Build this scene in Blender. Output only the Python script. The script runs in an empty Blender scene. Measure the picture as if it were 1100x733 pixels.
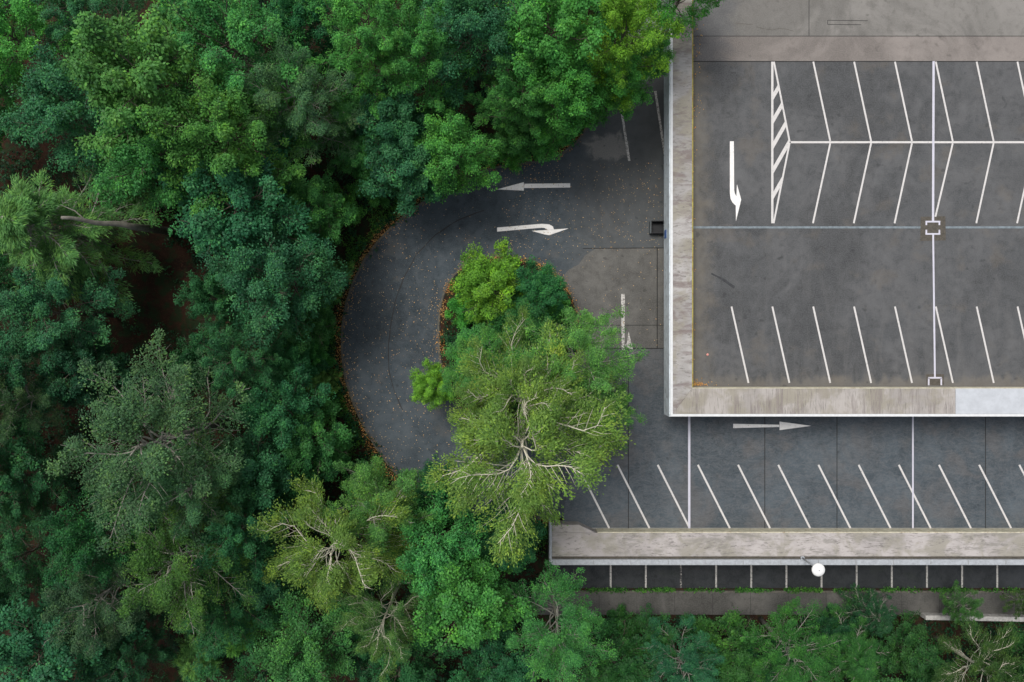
import bpy, bmesh, math, random
import numpy as np
from mathutils import Vector

C = bpy.context.scene
COL = C.collection
H = 52.0            # camera height above the lower deck (z = 0)
F = 855.0           # focal length in photo pixels
Z_UP, Z_UPTOP = 3.0, 4.0
Z_LOWTOP = 1.0
Z_GR = -2.8
R_ = math.radians

def P(px, py, z=0.0):
    k = (H - z) / F
    return ((px - 550.0) * k, (366.5 - py) * k, z)

# ------------------------------------------------------------------ node helpers
class M:
    def __init__(s, name):
        s.m = bpy.data.materials.new(name); s.m.use_nodes = True
        s.t = s.m.node_tree; s.t.nodes.clear()
        s.out = s.t.nodes.new('ShaderNodeOutputMaterial')
        g = s.t.nodes.new('ShaderNodeNewGeometry'); s.pos = g.outputs['Position']
        x = s.t.nodes.new('ShaderNodeSeparateXYZ'); s.t.links.new(s.pos, x.inputs[0])
        s.x, s.y, s.z = x.outputs
    def set(s, sock, v):
        if hasattr(v, 'links') or isinstance(v, bpy.types.NodeSocket): s.t.links.new(v, sock)
        elif isinstance(v, (tuple, list)):
            sock.default_value = tuple(v) + ((1,) if len(v) == 3 and len(sock.default_value) == 4 else ())
        else: sock.default_value = v
    def math(s, op, a, b=0.0, c=None, clamp=False):
        n = s.t.nodes.new('ShaderNodeMath'); n.operation = op; n.use_clamp = clamp
        s.set(n.inputs[0], a); s.set(n.inputs[1], b)
        if c is not None: s.set(n.inputs[2], c)
        return n.outputs[0]
    def vec(s, sx=1, sy=1, sz=1, rot=0.0):
        n = s.t.nodes.new('ShaderNodeMapping'); n.inputs['Scale'].default_value = (sx, sy, sz)
        n.inputs['Rotation'].default_value = (0, 0, rot)
        s.t.links.new(s.pos, n.inputs[0]); return n.outputs[0]
    def noise(s, scale, detail=4, rough=.55, vec=None, dist=0.0):
        n = s.t.nodes.new('ShaderNodeTexNoise'); n.inputs['Scale'].default_value = scale
        n.inputs['Detail'].default_value = detail; n.inputs['Roughness'].default_value = rough
        n.inputs['Distortion'].default_value = dist
        s.t.links.new(vec or s.pos, n.inputs['Vector']); return n.outputs[0]
    def rng(s, v, a, b, c=0.0, d=1.0):
        n = s.t.nodes.new('ShaderNodeMapRange'); n.interpolation_type = 'SMOOTHSTEP'
        s.set(n.inputs[0], v); n.inputs[1].default_value = a; n.inputs[2].default_value = b
        n.inputs[3].default_value = c; n.inputs[4].default_value = d
        return n.outputs[0]
    def mix(s, f, a, b, mode='MIX'):
        n = s.t.nodes.new('ShaderNodeMix'); n.data_type = 'RGBA'; n.blend_type = mode
        s.set(n.inputs['Factor'], f); s.set(n.inputs[6], a); s.set(n.inputs[7], b)
        return n.outputs[2]
    def bsdf(s, col, rough=.85, spec=.3, bump=None, bstr=.3, bdist=.02, metal=0.0):
        n = s.t.nodes.new('ShaderNodeBsdfPrincipled')
        s.set(n.inputs['Base Color'], col); s.set(n.inputs['Roughness'], rough)
        n.inputs['Specular IOR Level'].default_value = spec; n.inputs['Metallic'].default_value = metal
        if bump is not None:
            b = s.t.nodes.new('ShaderNodeBump'); b.inputs['Strength'].default_value = bstr
            b.inputs['Distance'].default_value = bdist
            s.t.links.new(bump, b.inputs['Height']); s.t.links.new(b.outputs[0], n.inputs['Normal'])
        s.t.links.new(n.outputs[0], s.out.inputs[0]); return s.m

def band(m, v, a, b, soft):          # 1 between a and b along v
    return m.math('MULTIPLY', m.rng(v, a - soft, a), m.rng(v, b, b + soft, 1.0, 0.0))

def asphalt(name, c0, c1, dirt=(.12, .10, .075), stains=None, rough=(.6, .9), speck=.5, streak=.35):
    m = M(name)
    big = m.noise(.35, 5, .6, dist=.6)
    mid = m.noise(1.7, 6, .65, dist=.4)
    fine = m.noise(14, 3, .7)
    col = m.mix(m.rng(big, .36, .64), c0, c1)
    col = m.mix(m.rng(m.noise(.17, 5, .62, dist=.9), .43, .58, 0, .8), col, tuple(v * .66 for v in c0))
    col = m.mix(m.rng(mid, .48, .70, 0, .5), col, tuple(v * .6 for v in c0))
    col = m.mix(m.rng(m.noise(.9, 5, .7, m.vec(1, .5, 1), .4), .48, .72, 0, streak), col, tuple(v * 1.4 for v in c1))
    col = m.mix(m.rng(m.noise(.55, 3, .6), .56, .72, 0, .35), col, dirt)
    if stains: col = stains(m, col)
    col = m.mix(m.rng(fine, .3, .75, 0, speck), col, tuple(v * 1.5 for v in c1))
    col = m.mix(m.rng(m.noise(1.9, 1.5, .5), .68, .76, 0, .5), col, tuple(v * .5 for v in c0))
    sp = m.noise(60, 2, .6)
    col = m.mix(m.rng(sp, .62, .75, 0, .35), col, (.16, .155, .145))
    return m.bsdf(col, m.rng(mid, .3, .7, rough[0], rough[1]), .35, fine, .25, .01)

def x_at(px, z): return P(px, 0, z)[0]
def y_at(py, z): return P(0, py, z)[1]

def stain_upper(m, col):
    n1 = m.noise(1.1, 5, .7, dist=.7)
    # tan grime that the parapet's run-off left along the deck edges
    dx = m.math('SUBTRACT', m.x, x_at(744, Z_UP))
    e1 = m.rng(m.math('ADD', dx, m.math('MULTIPLY', n1, -2.6)), -1.3, .3, 1, 0)
    col = m.mix(m.math('MULTIPLY', e1, .5), col, (.17, .145, .105))
    dy = m.math('SUBTRACT', m.y, y_at(414.5, Z_UP))
    n2 = m.noise(1.3, 4, .6, m.vec(1, .4, 1))
    e2 = m.rng(m.math('ADD', dy, m.math('MULTIPLY', n2, -2.2)), -.85, -.35, 1, 0)
    col = m.mix(m.math('MULTIPLY', e2, .42), col, (.185, .16, .125))
    # broad vertical wash marks left by rain in the lower half
    w = m.math('MULTIPLY', m.rng(m.noise(1.0, 4, .65, m.vec(1.0, .22, 1), .5), .45, .66), m.rng(m.y, -1.5, 8.0, 1, .25))
    col = m.mix(m.math('MULTIPLY', w, .32), col, (.12, .117, .113))
    return col

def stain_lower(m, col):
    n2 = m.noise(2.2, 5, .75, m.vec(.5, 1.4, 1), 1.2)
    col = m.mix(m.rng(m.noise(.33, 4, .6, dist=.7), .50, .66, 0, .55), col, (.088, .078, .072))
    n3 = m.noise(1.1, 4, .7, m.vec(.6, 1.2, 1), 1.6)
    col = m.mix(m.rng(m.math('ABSOLUTE', m.math('SUBTRACT', n3, .5)), 0, .05, .30, 0), col, (.13, .135, .14))
    return m.mix(m.rng(m.math('ABSOLUTE', m.math('SUBTRACT', n2, .5)), 0, .04, .34, 0), col, (.14, .138, .135))

MAT = {}
MAT['asphalt_up'] = asphalt('weathered deck asphalt', (.050, .053, .055), (.078, .079, .080), stains=stain_upper)
MAT['asphalt_low'] = asphalt('sealed blue grey deck asphalt', (.046, .060, .071), (.062, .077, .088), dirt=(.095, .085, .075), stains=stain_lower, speck=.35)
def stain_road(m, col):
    t = m.rng(m.math('ADD', m.x, m.math('MULTIPLY', m.noise(.8, 4, .6), 2.5)), x_at(600, 0), x_at(660, 0) + 1.2)
    col = m.mix(m.math('MULTIPLY', t, .62), col, (.094, .088, .078))
    # pale bare patch by the parking bay near the wood
    cx, cy, _ = P(652, 158)
    dx = m.math('SUBTRACT', m.x, cx); dy = m.math('SUBTRACT', m.y, cy)
    r = m.math('SQRT', m.math('ADD', m.math('MULTIPLY', dx, dx), m.math('MULTIPLY', m.math('MULTIPLY', dy, dy), 2.2)))
    r = m.math('ADD', r, m.math('MULTIPLY', m.noise(1.2, 5, .7, dist=.8), 3.4))
    return m.mix(m.rng(r, 2.6, 3.3, .75, 0), col, (.24, .22, .195))
MAT['asphalt_road'] = asphalt('worn road asphalt', (.029, .041, .050), (.047, .060, .070), stains=stain_road, speck=.6)
MAT['asphalt_ground'] = asphalt('shade darkened asphalt', (.012, .015, .017), (.021, .024, .027), dirt=(.02, .028, .018))  # shade beside the deck wall is put into this darker asphalt colour
MAT['slab'] = asphalt('grey brown concrete paving', (.074, .073, .068), (.106, .102, .093), dirt=(.055, .053, .049))
MAT['drive'] = asphalt('pale concrete drive', (.185, .175, .160), (.225, .212, .195), dirt=(.15, .14, .13), rough=(.8, .95), speck=.2)
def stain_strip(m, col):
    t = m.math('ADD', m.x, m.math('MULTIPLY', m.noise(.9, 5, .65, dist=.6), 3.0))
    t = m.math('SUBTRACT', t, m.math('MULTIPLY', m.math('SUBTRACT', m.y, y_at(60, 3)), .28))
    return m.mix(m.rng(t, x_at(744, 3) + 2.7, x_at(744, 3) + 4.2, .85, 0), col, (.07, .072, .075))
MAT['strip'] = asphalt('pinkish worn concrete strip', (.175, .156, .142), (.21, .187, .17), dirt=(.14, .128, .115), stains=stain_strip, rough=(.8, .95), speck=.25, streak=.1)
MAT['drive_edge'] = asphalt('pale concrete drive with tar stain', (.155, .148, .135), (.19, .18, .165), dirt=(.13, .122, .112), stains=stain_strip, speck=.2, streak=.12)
MAT['path'] = asphalt('old concrete path', (.045, .045, .041), (.082, .079, .072), dirt=(.028, .032, .024))

def concrete(name, axis='y', base=(.36, .335, .31), algae=(.24, .22, .17), red=.25):
    """streaked weathered coping; streaks run across the wall"""
    m = M(name)
    v = m.vec(3.0, .25, 1) if axis == 'y' else m.vec(.5, 1.8, 1) if axis == 'low' else m.vec(.5, 1.6, 1, R_(-38))
    st = m.noise(1.6, 5, .7, v, .4)
    st2 = m.noise(4.5, 4, .7, v, .2)
    big = m.noise(.45, 4, .6)
    col = m.mix(m.rng(big, .40, .60, 0, .8), base, tuple(q * .74 for q in base))
    col = m.mix(m.rng(m.noise(.7, 4, .6, dist=.5), .42, .62, 0, .75), col, algae)
    streak = (.185, .16, .15) if red else (.20, .19, .17)
    patchy = m.rng(m.noise(.28, 3, .6), .40, .56, .25, 1)
    col = m.mix(m.math('MULTIPLY', m.rng(st, .47, .62, 0, .75), patchy), col, streak)
    if axis == 'x':   # dark diagonal run-off bands
        bd = m.noise(.9, 4, .7, m.vec(.35, 1.5, 1, R_(-35)), .8)
        col = m.mix(m.rng(bd, .50, .64, 0, .7), col, (.15, .115, .11))
    col = m.mix(m.rng(st2, .53, .68, 0, .7), col, (.12, .11, .10))
    col = m.mix(m.rng(m.noise(30, 3, .6), .5, .8, 0, .35), col, (.5, .48, .45))
    return m.bsdf(col, .9, .2, st2, .3, .01)
MAT['cop_s'] = concrete('streaked concrete coping', 'y')
MAT['cop_w'] = concrete('diagonally stained concrete coping', 'x', base=(.37, .355, .34))
MAT['cop_low'] = concrete('lichened concrete coping', 'low', base=(.40, .37, .355), algae=(.24, .225, .18), red=0)
def simple(name, c, rough=.7, var=.25, sc=3, spec=.3, metal=0.0, dark=None, thr=(.5, .75)):
    m = M(name); n = m.noise(sc, 5, .65)
    col = m.mix(m.rng(n, .3, .7), tuple(q * (1 - var) for q in c), tuple(q * (1 + var * .5) for q in c))
    if dark: col = m.mix(m.rng(m.noise(sc * 2.3, 5, .7, dist=.5), thr[0], thr[1], 0, .8), col, dark)
    return m.bsdf(col, rough, spec, n, .15, .01, metal)
MAT['cop_new'] = simple('freshly sealed pale coping', (.43, .45, .475), .8, .1, 2)
MAT['metal'] = simple('white painted metal edge', (.60, .61, .61), .5, .08, 4, dark=(.45, .43, .38), thr=(.6, .8))
MAT['rail'] = simple('grey galvanised rail', (.34, .36, .38), .45, .2, 6, dark=(.22, .23, .22))
MAT['fascia'] = simple('pale blue grey fascia', (.58, .64, .68), .7, .15, 1.5, dark=(.2, .22, .23))
MAT['inner'] = simple('lichen yellow parapet face', (.52, .49, .37), .9, .25, 3, dark=(.2, .1, .03))
MAT['lichen'] = simple('yellow lichen edge', (.33, .29, .07), .9, .3, 2, dark=(.22, .12, .03), thr=(.45, .65))
MAT['wallface'] = simple('grey cast concrete', (.24, .24, .23), .9, .2, 1)
MAT['black'] = simple('black painted steel', (.012, .013, .015), .5, .2, 5)
MAT['dark'] = simple('dark joint filler', (.018, .018, .018), .8, .2, 5)
MAT['drain'] = simple('blue grey metal channel', (.17, .205, .225), .6, .3, 3, dark=(.07, .08, .08))
MAT['blue'] = simple('blue enamel', (.02, .09, .30), .4, .1, 5)
MAT['lampwhite'] = simple('white opal lamp cover', (.70, .70, .68), .35, .03, 3)
MAT['pink'] = simple('pink plastic', (.65, .28, .24), .5, .1, 5)
MAT['kerb'] = simple('mossy kerb stone', (.10, .095, .08), .9, .3, 4, dark=(.05, .05, .02))
MAT['patch'] = simple('brown mortar repair', (.085, .076, .062), .9, .3, 6, dark=(.04, .04, .035))
def paint(name, c=(.55, .53, .51), wear=(.56, .72), under=(.07, .075, .08), amt=.8):
    m = M(name); n = m.noise(9, 5, .75); n2 = m.noise(2.2, 4, .7)
    col = m.mix(m.rng(n2, .35, .7, 0, .35), c, tuple(q * .75 for q in c))
    col = m.mix(m.rng(n, wear[0], wear[1], 0, amt), col, under)
    return m.bsdf(col, .7, .3)
MAT['paint'] = paint('white road paint')
MAT['paint_white'] = paint('white arrow paint', (.74, .72, .69))
MAT['paint_worn'] = paint('worn white road paint', (.52, .50, .47), (.46, .60), (.09, .085, .075), .9)
MAT['paint_grey'] = paint('bluish white sealing line', (.50, .49, .55), (.62, .8))
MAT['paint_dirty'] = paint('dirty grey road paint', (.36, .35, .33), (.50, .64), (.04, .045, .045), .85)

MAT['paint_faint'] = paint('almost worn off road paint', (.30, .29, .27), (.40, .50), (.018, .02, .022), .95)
def ground_mat():
    m = M('forest floor')
    n = m.noise(.5, 6, .65, dist=.4); f = m.noise(9, 5, .75); g = m.noise(1.7, 5, .7)
    col = m.mix(m.rng(n, .35, .65), (.018, .011, .008), (.038, .019, .012))
    col = m.mix(m.rng(f, .5, .72, 0, .7), col, (.085, .038, .018))
    col = m.mix(m.rng(g, .45, .6, 0, .8), col, (.012, .03, .012))
    return m.bsdf(col, .95, .1, f, .6, .05)
MAT['ground'] = ground_mat()

def leaf_mat(name, default=None, transl=.34):
    m = M(name)
    a = m.t.nodes.new('ShaderNodeAttribute'); a.attribute_name = 'tint'; t = a.outputs['Fac']
    if default is None:
        o = m.t.nodes.new('ShaderNodeObjectInfo'); base = o.outputs['Color']
    else: base = default
    br = m.math('MULTIPLY_ADD', t, 1.15, .42)
    c = m.mix(1.0, base, base, 'MIX')
    sc = m.t.nodes.new('ShaderNodeVectorMath'); sc.operation = 'SCALE'
    m.set(sc.inputs[0], c); m.set(sc.inputs['Scale'], br); c = sc.outputs[0]
    c = m.mix(m.rng(t, .62, 1.0, 0, .45), c, m.mix(1.0, c, (1.75, 1.3, .6), 'MULTIPLY'))
    c = m.mix(m.rng(t, .42, .0, 0, .5), c, m.mix(1.0, c, (.65, .95, 1.35), 'MULTIPLY'))
    c = m.mix(m.rng(m.noise(.55, 3, .6), .42, .66, 0, .5), c, m.mix(1.0, c, (1.4, 1.12, .8), 'MULTIPLY'))   # yellower and
    c = m.mix(m.rng(m.noise(1.1, 3, .6), .50, .68, 0, .55), c, m.mix(1.0, c, (.8, .72, .85), 'MULTIPLY'))      # duller boughs
    d = m.t.nodes.new('ShaderNodeBsdfPrincipled'); m.set(d.inputs['Base Color'], c)
    d.inputs['Roughness'].default_value = .5; d.inputs['Specular IOR Level'].default_value = .18
    tr = m.t.nodes.new('ShaderNodeBsdfTranslucent')
    m.set(tr.inputs['Color'], m.mix(1.0, c, (1.5, 1.3, .5), 'MULTIPLY'))
    mx = m.t.nodes.new('ShaderNodeMixShader'); mx.inputs[0].default_value = transl
    m.t.links.new(d.outputs[0], mx.inputs[1]); m.t.links.new(tr.outputs[0], mx.inputs[2])
    m.t.links.new(mx.outputs[0], m.out.inputs[0]); return m.m
MAT['leaf'] = leaf_mat('leaf')
MAT['litter'] = leaf_mat('fallen leaf', (.36, .22, .08), .05)
MAT['litter_pale'] = leaf_mat('pale fallen leaf', (.40, .30, .17), .05)
MAT['cover'] = leaf_mat('ground cover leaf', (.018, .085, .034))
MAT['weed'] = leaf_mat('weed leaf', (.045, .15, .028))
MAT['bark'] = simple('brown grey bark', (.10, .085, .065), .9, .3, 6)
MAT['bark_grey'] = simple('grey bark', (.26, .25, .21), .9, .3, 6)
MAT['bark_pale'] = simple('pale birch bark', (.62, .58, .46), .8, .15, 5, dark=(.25, .22, .16), thr=(.6, .8))
MAT['log'] = simple('bleached bare wood', (.19, .18, .15), .9, .3, 4)

# ------------------------------------------------------------------ object helpers
def tag(o, label=None, cat=None, group=None, kind=None):
    if label: o['label'] = label
    if cat: o['category'] = cat
    if group: o['group'] = group
    if kind: o['kind'] = kind
    return o
def link(name, me, mat=None, parent=None, keep=True):
    o = bpy.data.objects.new(name, me); COL.objects.link(o)
    if mat is not None and not me.materials: me.materials.append(mat)
    if parent is not None:
        o.parent = parent
        if keep:                       # geometry given in world space
            o.matrix_parent_inverse = ROOTINV.get(parent.name, parent_inv(parent))
    return o
ROOTINV = {}
def parent_inv(p):
    m = p.matrix_basis.copy(); q = p
    while q.parent is not None:
        q = q.parent; m = q.matrix_basis @ m
    if p.parent is not None: m = p.parent.matrix_basis @ (p.matrix_parent_inverse @ p.matrix_basis)
    return m.inverted()
def empty(name, loc):
    o = bpy.data.objects.new(name, None); COL.objects.link(o); o.location = loc
    o.empty_display_size = .5; return o
def mesh_np(name, V, Fq, tint=None, smooth=False):
    me = bpy.data.meshes.new(name)
    V = np.asarray(V, np.float32).reshape(-1, 3); Fq = np.asarray(Fq, np.int32)
    n, k = Fq.shape
    me.vertices.add(len(V)); me.vertices.foreach_set('co', V.ravel())
    me.loops.add(n * k); me.loops.foreach_set('vertex_index', Fq.ravel())
    me.polygons.add(n); me.polygons.foreach_set('loop_start', np.arange(0, n * k, k, dtype=np.int32))
    if tint is not None:
        at = me.attributes.new('tint', 'FLOAT', 'FACE'); at.data.foreach_set('value', np.asarray(tint, np.float32))
    if smooth: me.polygons.foreach_set('use_smooth', np.ones(n, bool))
    me.update(calc_edges=True); return me
def bm_mesh(name, bm, smooth=False):
    me = bpy.data.meshes.new(name); bmesh.ops.recalc_face_normals(bm, faces=bm.faces); bm.to_mesh(me); bm.free()
    if smooth:
        for p in me.polygons: p.use_smooth = True
    return me
def prism_bm(poly, z0, z1, bm=None):
    """poly list of (x, y); closed solid between z0 and z1"""
    bm = bm or bmesh.new()
    lo = [bm.verts.new((x, y, z0)) for x, y in poly]; hi = [bm.verts.new((x, y, z1)) for x, y in poly]
    bm.faces.new(hi); bm.faces.new(lo[::-1])
    n = len(poly)
    for i in range(n): bm.faces.new((lo[i], lo[(i + 1) % n], hi[(i + 1) % n], hi[i]))
    return bm
def sheet_bm(poly, z, bm=None):
    bm = bm or bmesh.new(); bm.faces.new([bm.verts.new((x, y, z)) for x, y in poly]); return bm
def box_poly(x0, y0, x1, y1): return [(x0, y0), (x1, y0), (x1, y1), (x0, y1)]
def bevel(bm, w=.02):
    bmesh.ops.bevel(bm, geom=list(bm.edges), offset=w, segments=2, affect='EDGES', profile=.5); return bm
def line_poly(a, b, w):
    a = Vector(a[:2]); b = Vector(b[:2]); d = (b - a).normalized(); n = Vector((-d.y, d.x)) * w / 2
    return [tuple(a - n), tuple(b - n), tuple(b + n), tuple(a + n)]
def tri_fill(bm):
    bmesh.ops.triangulate(bm, faces=[f for f in bm.faces if len(f.verts) > 4]); return bm
def tube(bm, pts, rs, seg=6):
    rings = []
    pts = [Vector(p) for p in pts]
    for i, p in enumerate(pts):
        d = (pts[min(i + 1, len(pts) - 1)] - pts[max(i - 1, 0)]).normalized()
        u = d.cross(Vector((.31, .17, .93)))
        if u.length < .05: u = d.cross(Vector((1, 0, 0)))
        u.normalize(); v = d.cross(u)
        rings.append([bm.verts.new(p + (u * math.cos(2 * math.pi * k / seg) + v * math.sin(2 * math.pi * k / seg)) * rs[i]) for k in range(seg)])
    for a, b in zip(rings, rings[1:]):
        for k in range(seg): bm.faces.new((a[k], a[(k + 1) % seg], b[(k + 1) % seg], b[k]))
    bm.faces.new(rings[0][::-1]); bm.faces.new(rings[-1])
    return bm
def flat(name, polys, z, mat, parent=None, label=None):
    """a paint or seal layer: thin sheet(s), 4 mm above the surface below"""
    bm = bmesh.new()
    for p in polys: sheet_bm(p, z, bm)
    tri_fill(bm)
    me = bm_mesh(name, bm)
    if me.polygons and me.polygons[0].normal.z < 0: me.flip_normals()
    o = link(name, me, mat, parent)
    if label: o['label'] = label
    return o
def flat_each(name, polys, z, mat, parent=None):
    for p in polys: flat(name, [p], z, mat, parent)
def pline(a, b, w, z): return line_poly(P(*a, z), P(*b, z), w)
def ppoly(pts, z): return [P(x, y, z)[:2] for x, y in pts]

rnd = random.Random(5)
# ------------------------------------------------------------------ outline of the ring road (photo pixels at z = 0)
cxr, cyr = 556, 368
def ring(a, r): return (cxr + r * math.cos(R_(a)), cyr - r * math.sin(R_(a)))
outer = [(760, 60), (714, 62), (694, 88), (655, 112), (634, 132), (622, 150), (603, 166), (575, 174)]
for a, r in ((95, 190), (104, 188), (112, 184), (120, 182), (128, 182), (136, 183), (144, 185), (152, 187), (160, 188), (168, 189), (176, 189),
             (184, 189), (192, 189), (200, 188), (208, 188), (216, 189), (224, 191), (232, 193), (240, 194), (248, 194), (256, 193), (264, 192), (272, 191), (280, 190)):
    outer.append(ring(a, r))
EDGE0, EDGE1 = 4, len(outer)
outer += [(598, 556), (760, 556)]
road_poly = ppoly(outer, 0)
isl = []
for k in range(48):
    a = 2 * math.pi * k / 48; c, s_ = math.cos(a), math.sin(a)
    rx = 72 if c > 0 else 80; ry = 92 if s_ > 0 else 88
    rr = 1 + .03 * math.sin(3 * a + 1)
    isl.append((549 + rx * rr * math.copysign(abs(c) ** .85, c), 366 - ry * rr * math.copysign(abs(s_) ** .85, s_)))
island_poly = ppoly(isl, 0.12)
def inside(pt, poly):
    x, y = pt; r = False; n = len(poly)
    for i in range(n):
        x1, y1 = poly[i]; x2, y2 = poly[(i + 1) % n]
        if (y1 > y) != (y2 > y) and x < (x2 - x1) * (y - y1) / (y2 - y1) + x1: r = not r
    return r

# ------------------------------------------------------------------ terrain
def sm(x, a, b):
    t = min(1, max(0, (x - a) / (b - a))); return t * t * (3 - 2 * t)
LOW_W = P(590, 0, Z_LOWTOP)[0]; LOW_S = P(0, 607, Z_LOWTOP)[1]
def terrain(x, y):
    drop = 2.8 * max(sm(x, LOW_W - 1.2, LOW_W + .6) * sm(-y, 8.0, 11.0), sm(-y, 13.2, 17.5))
    r = math.hypot(x - .4, y)
    und = sm(r, 12.5, 22) * sm(9 - x, 0, 6)
    und = max(und, sm(-y, 19.5, 24))
    return -.13 - drop + und * (.35 + .35 * math.sin(x * .21 + 1) * math.cos(y * .17) + .15 * math.sin(x * .6 + y * .5))
xs = sorted(set([-300, -220, -160, -120, -90, -70, -60] + [round(-50 + i * 1.0, 3) for i in range(101)] + [60, 70, 90, 120, 160, 220, 300]))
V = [(x, y, terrain(x, y)) for y in xs for x in xs]; n = len(xs)
Fq = [(j * n + i, j * n + i + 1, (j + 1) * n + i + 1, (j + 1) * n + i) for j in range(n - 1) for i in range(n - 1)]
tag(link('ground', mesh_np('ground', V, Fq, smooth=True), MAT['ground']), 'brown forest floor of soil and old leaves', kind='structure')

# ------------------------------------------------------------------ ring road, island, kerbs
bm = prism_bm(road_poly, -.5, 0.0); tri_fill(bm)
road = tag(link('road', bm_mesh('road', bm), MAT['asphalt_road']), 'curved dark asphalt road looping round the planted island', kind='structure')
bm = bmesh.new()
isl_in = [((x - P(549, 366)[0]) * .975 + P(549, 366)[0], (y - P(549, 366)[1]) * .975 + P(549, 366)[1]) for x, y in island_poly]
prism_bm(isl_in, -.2, .10, bm); tri_fill(bm)
islo = tag(link('island', bm_mesh('island', bm), MAT['ground']), 'planted island of soil inside the road loop', kind='structure')
def ribbon(bm, pts, w, z0, z1, closed=False, gap=.012, step=1.0):
    """kerb stones along a line"""
    pts = [Vector((p[0], p[1])) for p in pts]
    if closed: pts.append(pts[0])
    for a, b in zip(pts, pts[1:]):
        L = (b - a).length; k = max(1, round(L / step)); d = (b - a) / L
        for i in range(k):
            s0, s1 = L * i / k + gap, L * (i + 1) / k - gap
            j = rnd.uniform(-.008, .008)
            prism_bm(line_poly(tuple(a + d * s0), tuple(a + d * s1), w), z0, z1 + j, bm)
    return bm
link('kerb', bm_mesh('kerb', ribbon(bmesh.new(), island_poly, .13, -.05, .13, True)), MAT['kerb'], islo)
kp = [P(x, y)[:2] for x, y in outer[3:EDGE1]]
link('kerb', bm_mesh('kerb', ribbon(bmesh.new(), kp, .13, -.2, .07)), MAT['kerb'], road)
# tar seam in the bend
seam = [(520, 226), (493, 236), (468, 252), (447, 274), (434, 298), (425, 322), (420, 346), (417, 372), (418, 398), (424, 422), (436, 448)]
sp = []
for i in range(len(seam) - 1):
    for k in range(4):
        t = k / 4; sp.append((seam[i][0] * (1 - t) + seam[i + 1][0] * t, seam[i][1] * (1 - t) + seam[i + 1][1] * t))
left = []; right = []
for i, (x, y) in enumerate(sp):
    a = sp[max(0, i - 1)]; b = sp[min(len(sp) - 1, i + 1)]; dx, dy = b[0] - a[0], b[1] - a[1]; L = math.hypot(dx, dy)
    w = rnd.uniform(.25, .75); ox, oy = rnd.uniform(-.3, .3), rnd.uniform(-.3, .3)
    left.append((x - dy / L * w + ox, y + dx / L * w + oy)); right.append((x + dy / L * w + ox, y - dx / L * w + oy))
MAT['seam'] = simple('tar seam', (.028, .029, .030), .7, .3, 5)
flat('tar_seam', [ppoly([left[i], left[i + 1], right[i + 1], right[i]], .005) for i in range(len(left) - 1)], .005, MAT['seam'], road)
# concrete paving between ring road and wall
slab = flat('concrete_slab', [ppoly([(640, 267), (760, 267), (760, 375), (612, 375), (600, 340), (592, 306), (603, 299), (611, 290), (622, 284), (628, 275)], .004)], .004, MAT['slab'], road)
jl = lambda a, b, w, z: pline(a, b, w, z)
flat_each('joint', [jl((626, 267), (714, 266.5), .05, .008), jl((706, 266), (706, 375), .06, .0085), jl((632, 349.5), (714, 349.5), .04, .009),
               jl((640, 374.5), (714, 374.5), .06, .0095)], .008, MAT['dark'], road)
# paint on the ring road
def arrow_line(name, parent, polys, z, mat, label=None): return flat(name, [ppoly(p, z) for p in polys], z, mat, parent, label)
arrow_line('arrow_marking', road, [[(563, 197.6), (612.5, 197.0), (612.5, 201.6), (563, 202.2)], [(562.7, 195.8), (562.7, 205), (534, 203.6)]], .006, MAT['paint_white'], 'straight white arrow painted on the road')
def arc_pts(cx, cy, r, a0, a1, n=8): return [(cx + r * math.cos(R_(a0 + (a1 - a0) * i / n)), cy - r * math.sin(R_(a0 + (a1 - a0) * i / n))) for i in range(n + 1)]
arrow_line('arrow_marking', road, [[(534, 244.6), (582, 240.6)] + [(590, 241.2), (594, 243.5), (595, 246.6)] + [(588.5, 247.0), (584.5, 245.0), (580, 244.9), (534, 249)],
                                   [(571, 248.2), (595, 246.7), (611, 245.5), (590, 252.8), (585, 252.0)]], .0065, MAT['paint_white'], 'hooked white arrow painted on the road')
arrow_line('arrow_marking', road, [[(667.2, 316), (671.2, 316), (670.8, 377), (667.8, 377)], [(670.8, 372), (680, 376), (675.3, 356.5), (673.4, 369), (670.8, 371)]], .009, MAT['paint_worn'], 'worn white arrow painted on brownish concrete')
for a, b in (((667.5, 118), (676, 173)), ((704, 98), (714.5, 168))):
    flat('bay_line', [pline(a, b, .15, .006)], .006, MAT['paint_worn'], road)

# ------------------------------------------------------------------ upper parking deck
XR = P(1235, 0, 0)[0]                       # decks run on past the right edge of the picture
YN = P(0, -90, Z_UP)[1]
X0 = P(720, 0, Z_UPTOP)[0]; XI = P(743.5, 0, Z_UPTOP)[0]
Y0 = P(0, 447.5, Z_UPTOP)[1]; YI = P(0, 417.5, Z_UPTOP)[1]
up = tag(empty('parking_deck', (X0, Y0, 0)), 'upper asphalt parking deck with pale concrete parapet and angled bay lines', 'parking deck')
up_slab = link('deck_slab', bm_mesh('deck_slab', prism_bm(box_poly(X0 + .12, Y0 + .12, XR, YN), 2.55, Z_UP)), MAT['asphalt_up'], up)
z = Z_UP + .004
def PU(px, py): return P(px, py, Z_UP)
yc1, yc2 = PU(0, 66)[1], PU(0, 39)[1]; xc = XI + .004
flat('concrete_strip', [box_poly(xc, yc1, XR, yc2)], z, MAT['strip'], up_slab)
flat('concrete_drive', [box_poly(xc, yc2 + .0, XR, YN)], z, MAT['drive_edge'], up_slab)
flat_each('joint', [jl((744, 39), (1235, 39), .035, Z_UP), jl((869, -90), (869, 39), .035, Z_UP), jl((744, 66.2), (1235, 66.2), .05, Z_UP)], z + .004, MAT['dark'], up_slab)
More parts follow.
